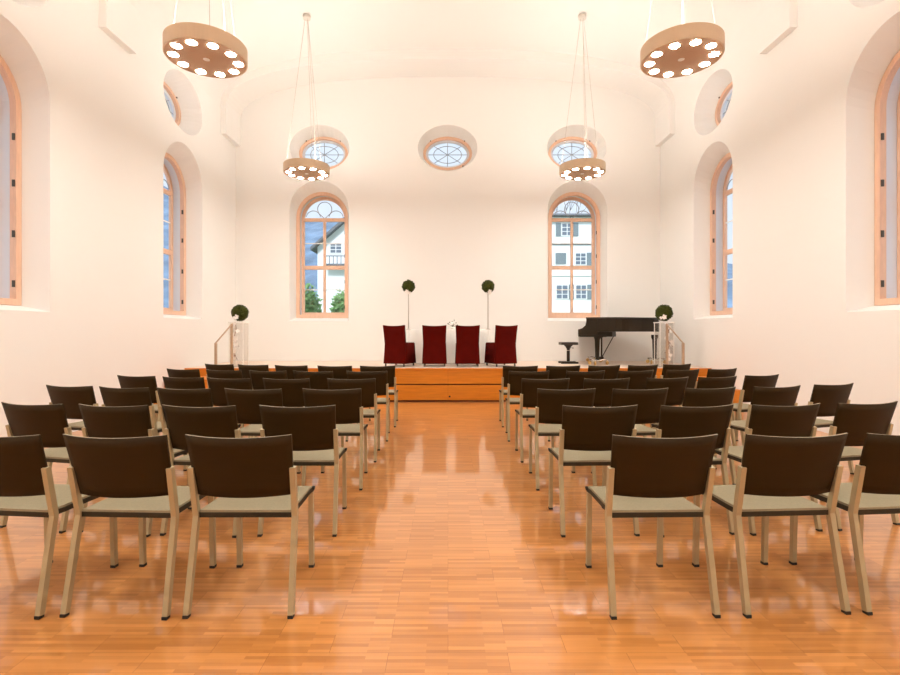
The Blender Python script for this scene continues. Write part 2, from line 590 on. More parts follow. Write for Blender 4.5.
def window_oval(c, fn):
    WIN[0] += 1
    zc = 5.47
    root = thing('window_%d' % WIN[0], None, None, fn(c, 0, zc), kind='structure')
    inv = Matrix.Translation(-Vector(fn(c, 0, zc)))
    def P(name, bm, m, par=root):
        bmesh.ops.transform(bm, matrix=inv, verts=bm.verts)
        return obj(name, bm, m, par)
    bm = bmesh.new()
    ring_loft(bm, oval(c, zc, 0.575, 0.395), oval(c, zc, 0.515, 0.335), fn, 0.362, 0.43)
    P('casing', bm, M['window_wood'])
    bm = bmesh.new()
    ring_loft(bm, oval(c, zc, 0.575, 0.395), oval(c, zc, 0.460, 0.285), fn, 0.432, 0.48)
    sash = P('sash', bm, M['jamb'])
    bm = bmesh.new()
    for i in range(4):
        a = PI * i / 4
        tube(bm, [fn(c + 0.49 * math.cos(a), 0.457, zc + 0.31 * math.sin(a)), fn(c - 0.49 * math.cos(a), 0.457, zc - 0.31 * math.sin(a))], 0.008, 5)
    tube(bm, [fn(c + 0.33 * math.cos(2 * PI * i / 32), 0.457, zc + 0.20 * math.sin(2 * PI * i / 32)) for i in range(32)], 0.008, 5, closed=True)
    P('tracery', bm, M['lead'], sash)
    bm = bmesh.new()
    fill(bm, [oval(c, zc, 0.48, 0.305)], fn, 0.462)
    P('pane', bm, M['glass'], sash)
    bm = bmesh.new()
    for su, sz in ((0.40, 0.30), (-0.40, 0.30), (0.36, -0.31)):
        wbox(bm, fn, c + su - 0.012, c + su + 0.012, 0.34, 0.37, zc + sz - 0.02, zc + sz + 0.02)
    P('hinge', bm, M['hinge'])
    return root

for c, _ in ARCH_END: window_arch(c, to_end, 1)
for c in OVAL_END: window_oval(c, to_end)
for c in SIDE_Y:
    window_arch(c, to_left, 1); window_oval(c, to_left)
    window_arch(c, to_right, 1); window_oval(c, to_right)

# ------------------------------------------------------------------ stage and steps
ZD = 0.62
SY = 9.24
stage = thing('stage', 'low orange wooden stage across the end of the hall', 'stage', (0, SY, 0))
obj('deck', box(-W + 0.01, W - 0.01, 0, YB - SY - 0.01, 0.595, ZD), M['deck'], stage)
x = -4.82
for k in range(6):
    w_ = 9.64 / 6
    obj('front_panel', box(x + 0.001, x + w_ - 0.001, 0.012, 0.05, 0.332, 0.592), M['stage_wood'], stage)
    obj('front_panel', box(x + 0.001, x + w_ - 0.001, 0.012, 0.05, 0.035, 0.308), M['stage_wood'], stage)
    x += w_
obj('frame', box(-W + 0.02, W - 0.02, 0.05, YB - SY - 0.02, 0.0, 0.594), M['gap'], stage)
obj('deck_edge', box(-W + 0.01, W - 0.01, -0.006, 0.0, 0.590, ZD), M['stage_wood'], stage)
bm = bmesh.new(); tube(bm, [(0.03, 0.013, 0.10), (0.03, 0.006, 0.10)], 0.018, 12)
obj('socket', bm, M['rubber'], stage)
for s, side in ((-1, 'left'), (1, 'right')):
    st = thing('stage_steps', 'orange wooden steps up to the stage along the %s wall' % side, 'steps', (s * 4.42, 8.24, 0))
    obj('lower_step', box(-0.39, 0.39, 0, 0.98, 0, 0.335), M['stage_wood'], st, bevel=0.004)
    obj('upper_step', box(-0.39, 0.39, 0.32, 0.98, 0.336, 0.478), M['stage_wood'], st, bevel=0.004)

for s, side in ((-1, 'left'), (1, 'right')):
    xh = 4.00 if s < 0 else 4.05
    h = thing('handrail', 'thin metal handrail sloping down beside the %s stage steps' % side, 'handrail', (s * xh, 8.70, 0))
    obj('post', box(-0.018, 0.018, -0.018, 0.018, 0.479, 1.09), M['rail'], h)
    obj('post', box(-0.018, 0.018, 0.622, 0.658, ZD + 0.001, 1.43), M['rail'], h)
    bm = bmesh.new()
    rect_sweep(bm, [(0, -0.03, 1.080), (0, 0.665, 1.435)], 0.011, 0.007)
    obj('rail', bm, M['rail'], h)

# ------------------------------------------------------------------ lamps
RL = 0.417
def make_lamp(loc, label, first=None):
    if first:
        root = copy_tree(first)
        root.location = loc; root['label'] = label
        return root
    root = thing('pendant_lamp', label, 'lamp', loc, group='round pendant lamps under the vault')
    # origin at the disc's underside centre
    bm = bmesh.new()
    lathe(bm, [(RL, 0.0), (RL, 0.15), (RL - 0.02, 0.15), (RL - 0.02, 0.10), (0.001, 0.10)], 64, cap=False)
    for f in bm.faces: f.smooth = False
    lathe(bm, [(RL, 0.0), (RL - 0.012, -0.004)], 64, cap=False)
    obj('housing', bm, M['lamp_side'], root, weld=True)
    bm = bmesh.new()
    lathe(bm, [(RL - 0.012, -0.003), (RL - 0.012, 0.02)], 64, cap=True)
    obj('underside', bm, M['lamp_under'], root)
    for k in range(10):
        a = 2 * PI * (k + 0.5) / 10
        bm = bmesh.new()
        lathe(bm, [(0.050, 0.0), (0.050, -0.0005), (0.047, -0.0025), (0.002, -0.003)], 20, (0.322 * math.cos(a), 0.322 * math.sin(a), -0.0035))
        obj('bulb', bm, M['bulb'], root)
    bm = bmesh.new()
    lathe(bm, [(0.034, -0.006), (0.034, -0.0035)], 20)
    obj('centre_cap', bm, M['cloth'], root)
    bm = bmesh.new()
    lathe(bm, [(0.33, 0.105), (0.325, 0.14), (0.29, 0.165), (0.20, 0.18), (0.01, 0.185)], 28)
    obj('uplight', bm, M['up'], root)
    top = ceiling_z(loc[0]) - loc[2]
    for a in (R(60), R(180), R(300)):
        bm = bmesh.new()
        tube(bm, [((RL - 0.03) * math.cos(a), (RL - 0.03) * math.sin(a), 0.15), (0.03 * math.cos(a), 0.03 * math.sin(a), top - 0.03)], 0.0026, 6)
        obj('cable', bm, M['wire'], root)
    bm = bmesh.new()
    tube(bm, [(0.11, 0.22, 0.178), (0.105, 0.20, 0.6), (0.015, 0.02, top - 0.03)], 0.006, 6)
    obj('power_cord', bm, M['cable'], root)
    bm = bmesh.new()
    lathe(bm, [(0.07, top - 0.045), (0.07, top + 0.02)], 20)
    obj('canopy', bm, M['cable'], root)
    return root

def ceiling_z(x, e=2.5):
    return ZS + (ZC - ZS) * (1 - (abs(x) / W) ** e) ** (1 / e)

ZL = 4.26
l0 = make_lamp((-2.63, 5.5, ZL), 'large round hanging lamp nearest on the left, above the first side windows')
make_lamp((2.54, 5.5, ZL), 'large round hanging lamp nearest on the right, above the first side windows', l0)
make_lamp((-2.63, 9.4, ZL - 0.03), 'round hanging lamp farther back, in front of the left oval window', l0)
make_lamp((2.50, 9.4, ZL - 0.03), 'round hanging lamp farther back, in front of the right oval window', l0)
for y_, nm in ((1.7, 'high above the nearest row of chairs'), (-2.1, 'of the rearmost pair, behind the nearest chairs')):
    make_lamp((-2.63, y_, ZL), 'round hanging lamp %s on the left' % nm, l0)
    make_lamp((2.54, y_, ZL), 'round hanging lamp %s on the right' % nm, l0)

# ------------------------------------------------------------------ audience chairs
def make_chair(label):
    t = thing('stacking_chair', label, 'chair', group='rows of brown backed chairs')
    bm = bmesh.new()
    # seat pan with waterfall front edge, then pad above it
    prof_ = [(-0.165, 0.449), (0.19, 0.446), (0.235, 0.440), (0.262, 0.426), (0.268, 0.414)]
    def strip(prof_, dz0, dz1, hx, grow=0):
        hx2 = lambda y: hx - 0.012 * max(0, (y + 0.165)) / 0.43
        up = [bm_.verts.new((sx * hx2(y), y, z + dz1)) for y, z in prof_ for sx in (-1, 1)]
        dn = [bm_.verts.new((sx * hx2(y), y, z + dz0)) for y, z in prof_ for sx in (-1, 1)]
        n = len(prof_)
        for i in range(n - 1):
            a, b, c, d = 2 * i, 2 * i + 1, 2 * i + 3, 2 * i + 2
            bm_.faces.new((up[a], up[b], up[c], up[d]))
            bm_.faces.new((dn[a], dn[d], dn[c], dn[b]))
            bm_.faces.new((up[a], up[d], dn[d], dn[a]))
            bm_.faces.new((up[b], dn[b], dn[c], up[c]))
        bm_.faces.new((up[0], dn[0], dn[1], up[1]))
        bm_.faces.new((up[-2], up[-1], dn[-1], dn[-2]))
    bm_ = bm
    strip(prof_, -0.024, 0.0, 0.217)
    obj('seat_pan', bm, M['pan'], t)
    bm = bmesh.new(); bm_ = bm
    strip([(y, z) for y, z in prof_], 0.0005, 0.011, 0.215)
    obj('seat_pad', bm, M['pad'], t)
    # curved backrest
    bm = bmesh.new()
    NU, NV = 16, 6
    g = {}
    for j in range(NV + 1):
        v = j / NV
        hw = 0.227 + (0.241 - 0.227) * v
        for i in range(NU + 1):
            u = -1 + 2 * i / NU
            bul = 0.045 * (1 - u * u)
            sag = -0.008 * (1 - u * u) * (1 if v > 0.5 else 0)
            y = -0.168 - 0.082 * v - bul + 0.0
            z = 0.536 + 0.295 * v + sag * v - (0.004 * (1 - u * u) if j == 0 else 0)
            for k, off in enumerate((0.0, 0.011)):
                g[i, j, k] = bm.verts.new((u * hw, y + off, z))
    for j in range(NV):
        for i in range(NU):
            for k in (0, 1):
                f = bm.faces.new((g[i, j, k], g[i + 1, j, k], g[i + 1, j + 1, k], g[i, j + 1, k])); f.smooth = True
    def rim(a, b, mi=0):
        f = bm.faces.new((g[a + (0,)], g[b + (0,)], g[b + (1,)], g[a + (1,)])); f.material_index = mi
    for i in range(NU):
        rim((i, 0), (i + 1, 0)); rim((i, NV), (i + 1, NV), 1)
    for j in range(NV):
        rim((0, j), (0, j + 1)); rim((NU, j), (NU, j + 1))
    obj('backrest', bm, [M['shell'], M['top_edge']], t)
    for s in (-1, 1):
        bm = bmesh.new()
        rect_sweep(bm, [(s * 0.237, -0.240, 0.012), (s * 0.231, -0.160, 0.436), (s * 0.234, -0.205, 0.672)], 0.0125, 0.014)
        l = obj('rear_leg', bm, M['leg'], t)
        obj('foot_cap', box(s * 0.237 - 0.012, s * 0.237 + 0.012, -0.257, -0.228, 0, 0.014), M['rubber'], l)
        bm = bmesh.new()
        rect_sweep(bm, [(s * 0.198, 0.252, 0.012), (s * 0.198, 0.240, 0.415)], 0.0125, 0.0125)
        l = obj('front_leg', bm, M['leg'], t)
        obj('foot_cap', box(s * 0.198 - 0.0135, s * 0.198 + 0.0135, 0.238, 0.266, 0, 0.014), M['rubber'], l)
        bm = bmesh.new()
        tube(bm, [(s * 0.204, 0.246, 0.437), (s * 0.216, 0.246, 0.435)], 0.011, 10)
        obj('bumper', bm, M['rubber'], t)
    return t

ROWS = [
 ([(-.95, 2.29, 0), (-1.512, 2.29, -2.5), (-2.088, 2.31, -6)], [(.985, 2.29, 1.5), (1.598, 2.31, 3.5), (2.165, 2.34, 5)]),
 ([(-.955, 3.20, 0), (-1.58, 3.20, -4), (-2.14, 3.225, -7), (-2.72, 3.30, -11)], [(.965, 3.20, 2), (1.585, 3.21, 5), (2.18, 3.25, 8), (2.78, 3.34, 12)]),
 ([(-.95, 4.13, 0), (-1.595, 4.13, -4), (-2.185, 4.17, -8), (-2.73, 4.25, -11), (-3.28, 4.37, -12)], [(.97, 4.13, 2), (1.58, 4.14, 7), (2.19, 4.21, 12), (2.82, 4.32, 14), (3.45, 4.51, 18)]),
 ([(-.96, 5.01, -1), (-1.61, 5.02, -5), (-2.20, 5.07, -9), (-2.72, 5.18, -12), (-3.30, 5.34, -14)], [(.97, 5.01, 3), (1.585, 5.03, 8), (2.23, 5.12, 13), (2.79, 5.22, 16), (3.38, 5.43, 19)]),
 ([(-.955, 5.95, 0), (-1.595, 5.96, -5), (-2.15, 6.02, -9), (-2.72, 6.12, -12), (-3.30, 6.28, -15)], [(.955, 5.95, 1), (1.63, 5.97, 9), (2.25, 6.04, 14), (2.88, 6.18, 17), (3.45, 6.34, 21)]),
 ([(-.955, 6.84, -2), (-1.54, 6.86, -6), (-2.16, 6.95, -10), (-2.74, 7.09, -14), (-3.27, 7.21, -16)], [(.98, 6.84, 3), (1.57, 6.87, 8), (2.15, 6.94, 13), (2.72, 7.03, 16), (3.27, 7.20, 18)]),
]
ROWN = ['front row nearest the camera', 'second row from the camera', 'third row from the camera', 'third row from the stage', 'second row from the stage', 'row nearest the stage']
POSN = ['beside the aisle', 'second from the aisle', 'third from the aisle', 'fourth from the aisle', 'fifth from the aisle']
proto = None
for k, (Ls, Rs) in enumerate(ROWS):
    for side, ch in (('left', Ls), ('right', Rs)):
        for i, (x, y, a) in enumerate(ch):
            rn = ROWN[k].replace('front row ', 'row ')
            lab = 'brown backed chair %s of it, %s, %s' % (side, rn, POSN[i])
            lab = 'brown backed chair in the %s block, %s, %s' % (side, rn, POSN[i])
            if proto is None:
                proto = make_chair(lab); o = proto
            else:
                o = copy_tree(proto); o['label'] = lab
            o.location = (x - 0.245 * math.sin(R(a)), y + 0.245 * math.cos(R(a)), 0)
            o.rotation_euler.z = R(a) * 1.0

# ------------------------------------------------------------------ red slip-covered chairs on the stage
def make_red(label, loc, rz, first=None):
    if first:
        o = copy_tree(first); o['label'] = label; o.location = loc; o.rotation_euler.z = rz
        return o
    t = thing('covered_chair', label, 'chair', loc, rz, 'red covered chairs on the stage')
    bm = bmesh.new()
    # back cover, leaning and slightly flared at the hem
    secs = [(0.052, 0.235, -0.245, -0.175), (0.25, 0.222, -0.235, -0.165), (0.43, 0.218, -0.228, -0.165), (0.62, 0.224, -0.252, -0.197), (0.775, 0.232, -0.278, -0.232)]
    n = 10
    rings = []
    for z, hw, y0, y1 in secs:
        ring = []
        for i in range(n + 1):
            u = -1 + 2 * i / n
            ring.append((u * hw, y0 + 0.012 * u * u + random.uniform(-.002, .002), z + (0.018 * u * u if z > 0.7 else 0)))
        for i in range(n + 1):
            u = 1 - 2 * i / n
            ring.append((u * hw, y1 + 0.012 * u * u, z + (0.018 * u * u if z > 0.7 else 0)))
        rings.append([bm.verts.new(p) for p in ring])
    for A, B in zip(rings, rings[1:]):
        for q in range(len(A)):
            f = bm.faces.new((A[q], A[(q + 1) % len(A)], B[(q + 1) % len(A)], B[q])); f.smooth = True
    m2 = n + 1
    for rg in (rings[0], rings[-1]):
        for i in range(n):
            bm.faces.new((rg[i], rg[i + 1], rg[2 * m2 - 2 - i], rg[2 * m2 - 1 - i]))
    obj('back_cover', bm, M['red'], t, bevel=0.006)
    bm = bmesh.new()
    secs = [(0.052, 0.238, 0.238), (0.25, 0.228, 0.226), (0.44, 0.220, 0.215), (0.455, 0.205, 0.20)]
    rings = []
    for z, hw, y1 in secs:
        ring = []
        k = 10
        for a, b in (((-hw, -0.174), (hw, -0.174)), ((hw, -0.174), (hw, y1)), ((hw, y1), (-hw, y1)), ((-hw, y1), (-hw, -0.174))):
            for i in range(k):
                s_ = i / k
                px, py = a[0] + (b[0] - a[0]) * s_, a[1] + (b[1] - a[1]) * s_
                wv = 0.006 * math.sin(s_ * 4 * PI) * (1 - z / 0.46)
                ring.append((px * (1 + wv), py * (1 + wv) if py > -0.17 else py, z))
        rings.append([bm.verts.new(p) for p in ring])
    for A, B in zip(rings, rings[1:]):
        for q in range(len(A)):
            f = bm.faces.new((A[q], A[(q + 1) % len(A)], B[(q + 1) % len(A)], B[q])); f.smooth = True
    bm.faces.new(rings[0][::-1]); bm.faces.new(rings[-1])
    obj('seat_cover', bm, M['red'], t)
    for sx in (-1, 1):
        for y in (-0.20, 0.20):
            bm = bmesh.new()
            rect_sweep(bm, [(sx * 0.195, y + (-0.01 if y < 0 else 0.01), 0), (sx * 0.195, y, 0.10)], 0.012, 0.012)
            obj('leg', bm, M['hinge'], t)
    return t
def px(xp, Y): return (xp - CX) * Y / F
r0 = make_red('red covered chair, second from left of the four, back to the audience', (px(434.5, 9.75), 9.88, ZD + .001), 0)
make_red('red covered chair, third from left of the four, back to the audience', (px(467.5, 9.75), 9.88, ZD + .001), 0, r0)
make_red('leftmost red covered chair, turned to the right towards the table', (px(399.5, 9.80), 9.86, ZD + .001), R(-22), r0)
make_red('rightmost red covered chair, turned to the left towards the table', (px(501, 9.80), 9.86, ZD + .001), R(22), r0)

# ------------------------------------------------------------------ table with cloth, centrepiece, tall topiaries
tb = thing('ceremony_table', 'table under a floor-length white cloth behind the red chairs', 'table', (0.01, 10.75, ZD + .001))
bm = bmesh.new()
hx, hy, zt = 0.83, 0.33, 0.71
rings = []
for z, g_ in ((zt, 0), (zt - 0.012, 0.008), (0.40, 0.014), (0.01, 0.03)):
    ring = []
    segs = 40
    for (a, b, k) in (((-hx, -hy), (hx, -hy), segs), ((hx, -hy), (hx, hy), 16), ((hx, hy), (-hx, hy), segs), ((-hx, hy), (-hx, -hy), 16)):
        for i in range(k):
            s_ = i / k
            p = Vector((a[0] + (b[0] - a[0]) * s_, a[1] + (b[1] - a[1]) * s_, 0))
            out = Vector((math.copysign(1, p.x) if abs(p.x) > hx - 1e-4 else 0, math.copysign(1, p.y) if abs(p.y) > hy - 1e-4 else 0, 0))
            amp = g_ * (1 + 0.5 * math.sin(s_ * k * 1.15))
            q = p + out * amp
            ring.append((q.x, q.y, z))
    rings.append([bm.verts.new(p) for p in ring])
for A, B in zip(rings, rings[1:]):
    for q in range(len(A)):
        f = bm.faces.new((A[q], A[(q + 1) % len(A)], B[(q + 1) % len(A)], B[q])); f.smooth = True
bm.faces.new(rings[0])
obj('tablecloth', bm, M['cloth'], tb)
obj('tabletop', box(-0.80, 0.80, -0.30, 0.30, 0.675, 0.705), M['deck'], tb)
for sx in (-1, 1):
    for sy in (-1, 1):
        obj('leg', box(sx * 0.76 - 0.02, sx * 0.76 + 0.02, sy * 0.26 - 0.02, sy * 0.26 + 0.02, 0, 0.675), M['steel'], tb)

def leaf_ball(c, r, n=520, seed=1, leaf=0.016):
    rnd = random.Random(seed)
    bm = bmesh.new()
    bmesh.ops.create_icosphere(bm, subdivisions=4, radius=r * 0.93, matrix=Matrix.Translation(c))
    for v in bm.verts:
        d = (v.co - Vector(c)).normalized()
        v.co += d * rnd.uniform(-0.03, 0.03) * r
    for i in range(n):
        z = 1 - 2 * (i + 0.5) / n
        a = i * 2.39996
        s_ = math.sqrt(1 - z * z)
        d = Vector((s_ * math.cos(a), s_ * math.sin(a), z))
        t1, t2 = frame_of(d)
        ang = rnd.uniform(0, 2 * PI)
        u = t1 * math.cos(ang) + t2 * math.sin(ang)
        v = d.cross(u)
        tip = (u * 0.8 + d * rnd.uniform(0.2, 0.8)).normalized()
        p = Vector(c) + d * r * 0.92
        L_ = leaf * rnd.uniform(0.8, 1.3)
        q = [p, p + tip * L_ * 0.5 + v * L_ * 0.32, p + tip * L_, p + tip * L_ * 0.5 - v * L_ * 0.32]
        bm.faces.new([bm.verts.new(w_) for w_ in q])
    return bm

def blossom(bm, c, r, d=Vector((0, -1, 0)), seed=0, mi=0):
    """an orchid head: five petals and a lip"""
    rnd = random.Random(seed)
    d = Vector(d).normalized()
    a, b = frame_of(d)
    c = Vector(c)
    for k in range(5):
        an = 2 * PI * k / 5 + rnd.uniform(-.2, .2)
        u = a * math.cos(an) + b * math.sin(an)
        v = d.cross(u)
        q = [c, c + u * r * 0.55 + v * r * 0.42 + d * r * 0.12, c + u * r + d * r * 0.25, c + u * r * 0.55 - v * r * 0.42 + d * r * 0.12]
        f = bm.faces.new([bm.verts.new(w_) for w_ in q]); f.material_index = mi
        f.smooth = True
    bmesh.ops.create_icosphere(bm, subdivisions=1, radius=r * 0.22, matrix=Matrix.Translation(c + d * r * 0.15))

for s, side, xx in ((-1, 'left', px(408.5, 10.7)), (1, 'right', px(488, 10.7))):
    t = thing('topiary_stand', 'dark green leaf ball on a tall slim stand at the %s end of the table' % side, 'topiary', (xx, 10.70, ZD + 0.712))
    bm = bmesh.new(); lathe(bm, [(0.055, 0), (0.055, 0.008), (0.012, 0.02), (0.011, 0.03)], 20)
    obj('base', bm, M['pole'], t)
    bm = bmesh.new(); tube(bm, [(0, 0, 0.02), (0.0, 0, 0.4), (0.0, 0, 0.80)], 0.011, 10)
    obj('pole', bm, M['pole'], t)
    bm = bmesh.new()
    tube(bm, [(0.018, -0.014, 0.78), (0.024, -0.016, 0.5), (0.014, -0.018, 0.25), (0.02, -0.03, 0.04)], [0.012, 0.007, 0.006, 0.004], 6)
    obj('ribbon', bm, M['cloth'], t)
    obj('leaf_ball', leaf_ball((0, 0, 0.912), 0.135, 520, 5 + s, 0.03), M['leaf'], t, normals=False)
    bm = bmesh.new()
    blossom(bm, (-0.03 * -s, -0.10, 0.80), 0.05, (0, -1, -0.3), 3); blossom(bm, (0.02, -0.06, 0.775), 0.045, (0, -1, -0.6), 4)
    obj('blossom', bm, M['petal'], t, normals=False)

t = thing('flower_centrepiece', 'small arrangement of white flowers in the middle of the white table', 'flowers', (px(453, 10.7), 10.68, ZD + 0.712))
bm = bmesh.new(); lathe(bm, [(0.03, 0), (0.045, 0.03), (0.04, 0.06)], 16)
obj('bowl', bm, M['cloth'], t)
bm = bmesh.new()
for k in range(9):
    a = k * 2.4
    blossom(bm, (0.05 * math.cos(a), 0.03 * math.sin(a), 0.10 + 0.02 * (k % 3)), 0.04, (math.cos(a) * 0.4, -0.8, 0.5), k)
obj('blossoms', bm, M['petal'], t, normals=False)
bm = bmesh.new()
for ex, ez in ((-0.11, 0.12), (-0.08, 0.15), (0.10, 0.09), (0.03, 0.20), (-0.02, 0.17), (0.07, 0.14)):
    tube(bm, [(0, 0, 0.05), (ex * 0.5, -0.01, ez * 0.8), (ex, -0.02, ez)], 0.004, 5)
    tube(bm, [(ex * 0.8, -0.02, ez - 0.01), (ex * 0.92, -0.02, ez + 0.005), (ex * 1.1, -0.02, ez)], [0.003, 0.014, 0.002], 6)
obj('twigs', bm, M['leaf'], t)

# ------------------------------------------------------------------ acrylic pedestals with leaf balls and orchid garlands
for s, side, xc, xb in ((-1, 'left', px(239, 9.62), px(240, 9.62)), (1, 'right', px(664, 9.62), px(664, 9.62))):
    p = thing('pedestal', 'clear square pedestal at the %s front of the stage' % side, 'pedestal', (xc, 9.62, ZD))
    hw = 0.125
    bm = bmesh.new()
    for sx, sy, ax in ((-1, 0, 0), (1, 0, 0), (0, -1, 1), (0, 1, 1)):
        if ax == 0: add_box(bm, (sx * hw, 0, 0.42), (0.008, 2 * hw - 0.009, 0.82))
        else: add_box(bm, (0, sy * hw, 0.42), (2 * hw + 0.008, 0.008, 0.82))
    obj('column', bm, M['acrylic'], p)
    bm = bmesh.new()
    for sx in (-1, 1):
        for sy in (-1, 1):
            add_box(bm, (sx * hw * 1.03, sy * hw * 1.03, 0.42), (0.012, 0.012, 0.82))
    obj('edge_highlight', bm, M['cloth'], p)  # white strips put in for bright highlights along the acrylic edges
    obj('base_plate', box(-hw - 0.02, hw + 0.02, -hw - 0.02, hw + 0.02, 0, 0.012), M['pole'], p)
    obj('top_plate', box(-hw - 0.02, hw + 0.02, -hw - 0.02, hw + 0.02, 0.831, 0.85), M['cloth'], p)
    b = thing('leaf_ball_topiary', 'round dark green leaf ball on top of the %s pedestal' % side, 'topiary', (xb, 9.62, ZD + 0.8505))
    obj('foliage', leaf_ball((0, 0, 0.175), 0.155, 800, 11 + s, 0.03), M['leaf'], b, normals=False)
    bm = bmesh.new()
    bx = 0.0 if s < 0 else -0.07
    blossom(bm, (bx, -0.165, 0.09), 0.055, (0, -1, 0.1), 21); blossom(bm, (bx - 0.05, -0.15, 0.075), 0.035, (-0.3, -1, 0), 22)
    obj('blossom', bm, M['petal'], b, normals=False)
    g_ = thing('orchid_garland', 'white orchid garland hanging down the front of the %s pedestal' % side, 'flowers', (xc, 9.62 - hw - 0.03, ZD + 0.85))
    pts = [(0.0, 0.0, 0.0), (0.02, -0.02, -0.12), (-0.01, -0.03, -0.28), (0.015, -0.03, -0.45), (-0.02, -0.03, -0.60), (0.0, -0.03, -0.72)]
    bm = bmesh.new(); tube(bm, pts, 0.006, 6)
    for dx, z in ((-0.07, -0.58), (0.05, -0.70), (-0.05, -0.72), (0.08, -0.46)):
        tube(bm, [(0, -0.03, z + 0.1), (dx * 0.6, -0.04, z + 0.03), (dx, -0.04, z)], 0.005, 5)
    obj('stem', bm, M['twig'], g_)
    rnd = random.Random(31 + s)
    for z in (-0.03, -0.10, -0.17, -0.24, -0.31, -0.36, -0.42, -0.50, -0.55, -0.62, -0.69):
        bm = bmesh.new()
        blossom(bm, (rnd.uniform(-0.05, 0.06), -0.045, z), rnd.uniform(0.035, 0.055), (rnd.uniform(-.4, .4), -1, rnd.uniform(-.3, .3)), int(-z * 100))
        obj('blossom', bm, M['petal'], g_, normals=False)

# ------------------------------------------------------------------ grand piano
PA = R(-16)
pn = thing('grand_piano', 'black baby grand piano with closed lid on the right of the stage', 'piano', (2.565, 10.08, ZD + .001), PA)
def piano_outline(inset=0.0):
    pts = [(0.18, 0.0), (0.62, 0.0), (0.74, 0.015), (0.86, 0.07), (1.00, 0.17), (1.14, 0.28), (1.26, 0.37), (1.38, 0.44), (1.51, 0.52), (1.60, 0.64), (1.64, 0.80), (1.64, 0.98), (1.60, 1.14), (1.47, 1.26), (1.34, 1.34), (1.15, 1.38), (0.9, 1.40), (0.18, 1.40)]
    c = Vector((0.8, 0.75))
    return [((x - c.x) * (1 - inset) + c.x, (y - c.y) * (1 - inset) + c.y) for x, y in pts]
bm = bmesh.new(); prism(bm, piano_outline(0.012), 0.665, 0.925, smooth=False)
obj('case', bm, M['piano'], pn, bevel=0.008)
bm = bmesh.new(); prism(bm, piano_outline(0.0), 0.927, 0.950)
obj('lid', bm, M['piano'], pn, bevel=0.006)
for w0 in (0.0, 1.32):
    bm = bmesh.new()   # cheeks at both ends of the keyboard
    prof_ = [(0.03, 0.60), (0.03, 0.71), (0.11, 0.735), (0.17, 0.79), (0.20, 0.925), (0.40, 0.925), (0.40, 0.60)]
    A = [bm.verts.new((p_[0], w0, p_[1])) for p_ in prof_]; B = [bm.verts.new((p_[0], w0 + 0.08, p_[1])) for p_ in prof_]
    for k in range(len(A)): bm.faces.new((A[k], A[(k + 1) % len(A)], B[(k + 1) % len(A)], B[k]))
    bm.faces.new(A[::-1]); bm.faces.new(B)
    obj('cheek', bm, M['piano'], pn, bevel=0.006)
bm = bmesh.new(); prism(bm, [(0.03, 0.081), (0.68, 0.081), (0.76, 0.3), (0.76, 1.1), (0.68, 1.319), (0.03, 1.319)], 0.565, 0.664)
add_box(bm, (0.32, 0.70, 0.58), (0.52, 1.36, 0.04))
obj('keybed', bm, M['piano'], pn, bevel=0.01)
obj('fallboard', box(0.19, 0.22, 0.085, 1.315, 0.666, 0.90), M['piano'], pn)
kb = obj('keyboard', box(0.035, 0.168, 0.09, 1.31, 0.665, 0.69), M['ivory'], pn)
bm = bmesh.new()
for k in range(50):
    if k % 7 in (2, 6): continue
    add_box(bm, (0.125, 0.105 + k * 0.0240, 0.697), (0.085, 0.011, 0.014))
obj('black_keys', bm, M['piano'], kb)
def pleg(l, w):
    bm = bmesh.new()
    lathe(bm, [(0.068, 0.60), (0.066, 0.54), (0.048, 0.50), (0.036, 0.13), (0.042, 0.11), (0.03, 0.09)], 4, (l, w, 0), smooth=False)
    lg = obj('leg', bm, M['piano'], pn)
    return lg
def dolly(l, w, a0):
    bm = bmesh.new()
    lathe(bm, [(0.05, 0.07), (0.055, 0.085), (0.05, 0.10)], 16, (l, w, 0))
    for k in range(3):
        a = a0 + 2 * PI * k / 3
        ex, ey = l + 0.19 * math.cos(a), w + 0.19 * math.sin(a)
        tube(bm, [(l + 0.03 * math.cos(a), w + 0.03 * math.sin(a), 0.085), (l + 0.12 * math.cos(a), w + 0.12 * math.sin(a), 0.11), (ex, ey, 0.10)], 0.014, 8)
        tube(bm, [(ex, ey, 0.11), (ex, ey, 0.07)], 0.014, 8)
    dl = obj('wheel_truck', bm, M['chrome'], pn)
    for k in range(3):
        a = a0 + 2 * PI * k / 3
        ex, ey = l + 0.20 * math.cos(a), w + 0.20 * math.sin(a)
        bm = bmesh.new()
        tube(bm, [(ex - 0.014 * math.sin(a + 0.6), ey + 0.014 * math.cos(a + 0.6), 0.037), (ex + 0.014 * math.sin(a + 0.6), ey - 0.014 * math.cos(a + 0.6), 0.037)], 0.036, 16)
        obj('wheel', bm, M['brass'], dl)
for l, w, a0 in ((0.40, 0.16, 0.3), (0.40, 1.24, 0.9), (1.55, 0.90, 0.1)):
    pleg(l, w); dolly(l, w, a0)
bm = bmesh.new()
for w_ in (0.66, 0.74):
    add_box(bm, (0.49, w_, 0.34), (0.03, 0.022, 0.46))
add_box(bm, (0.47, 0.70, 0.115), (0.12, 0.24, 0.05))
add_box(bm, (0.49, 0.70, 0.56), (0.06, 0.20, 0.03))
ly = obj('pedal_lyre', bm, M['piano'], pn, bevel=0.004)
for k in (-1, 0, 1):
    bm = bmesh.new(); tube(bm, [(0.43, 0.70 + k * 0.07, 0.10), (0.33, 0.70 + k * 0.07, 0.085)], [0.008, 0.014], 8)
    obj('pedal', bm, M['brass'], ly)
bm = bmesh.new(); tube(bm, [(0.50, 0.60, 0.14), (0.72, 0.50, 0.57)], 0.010, 8)
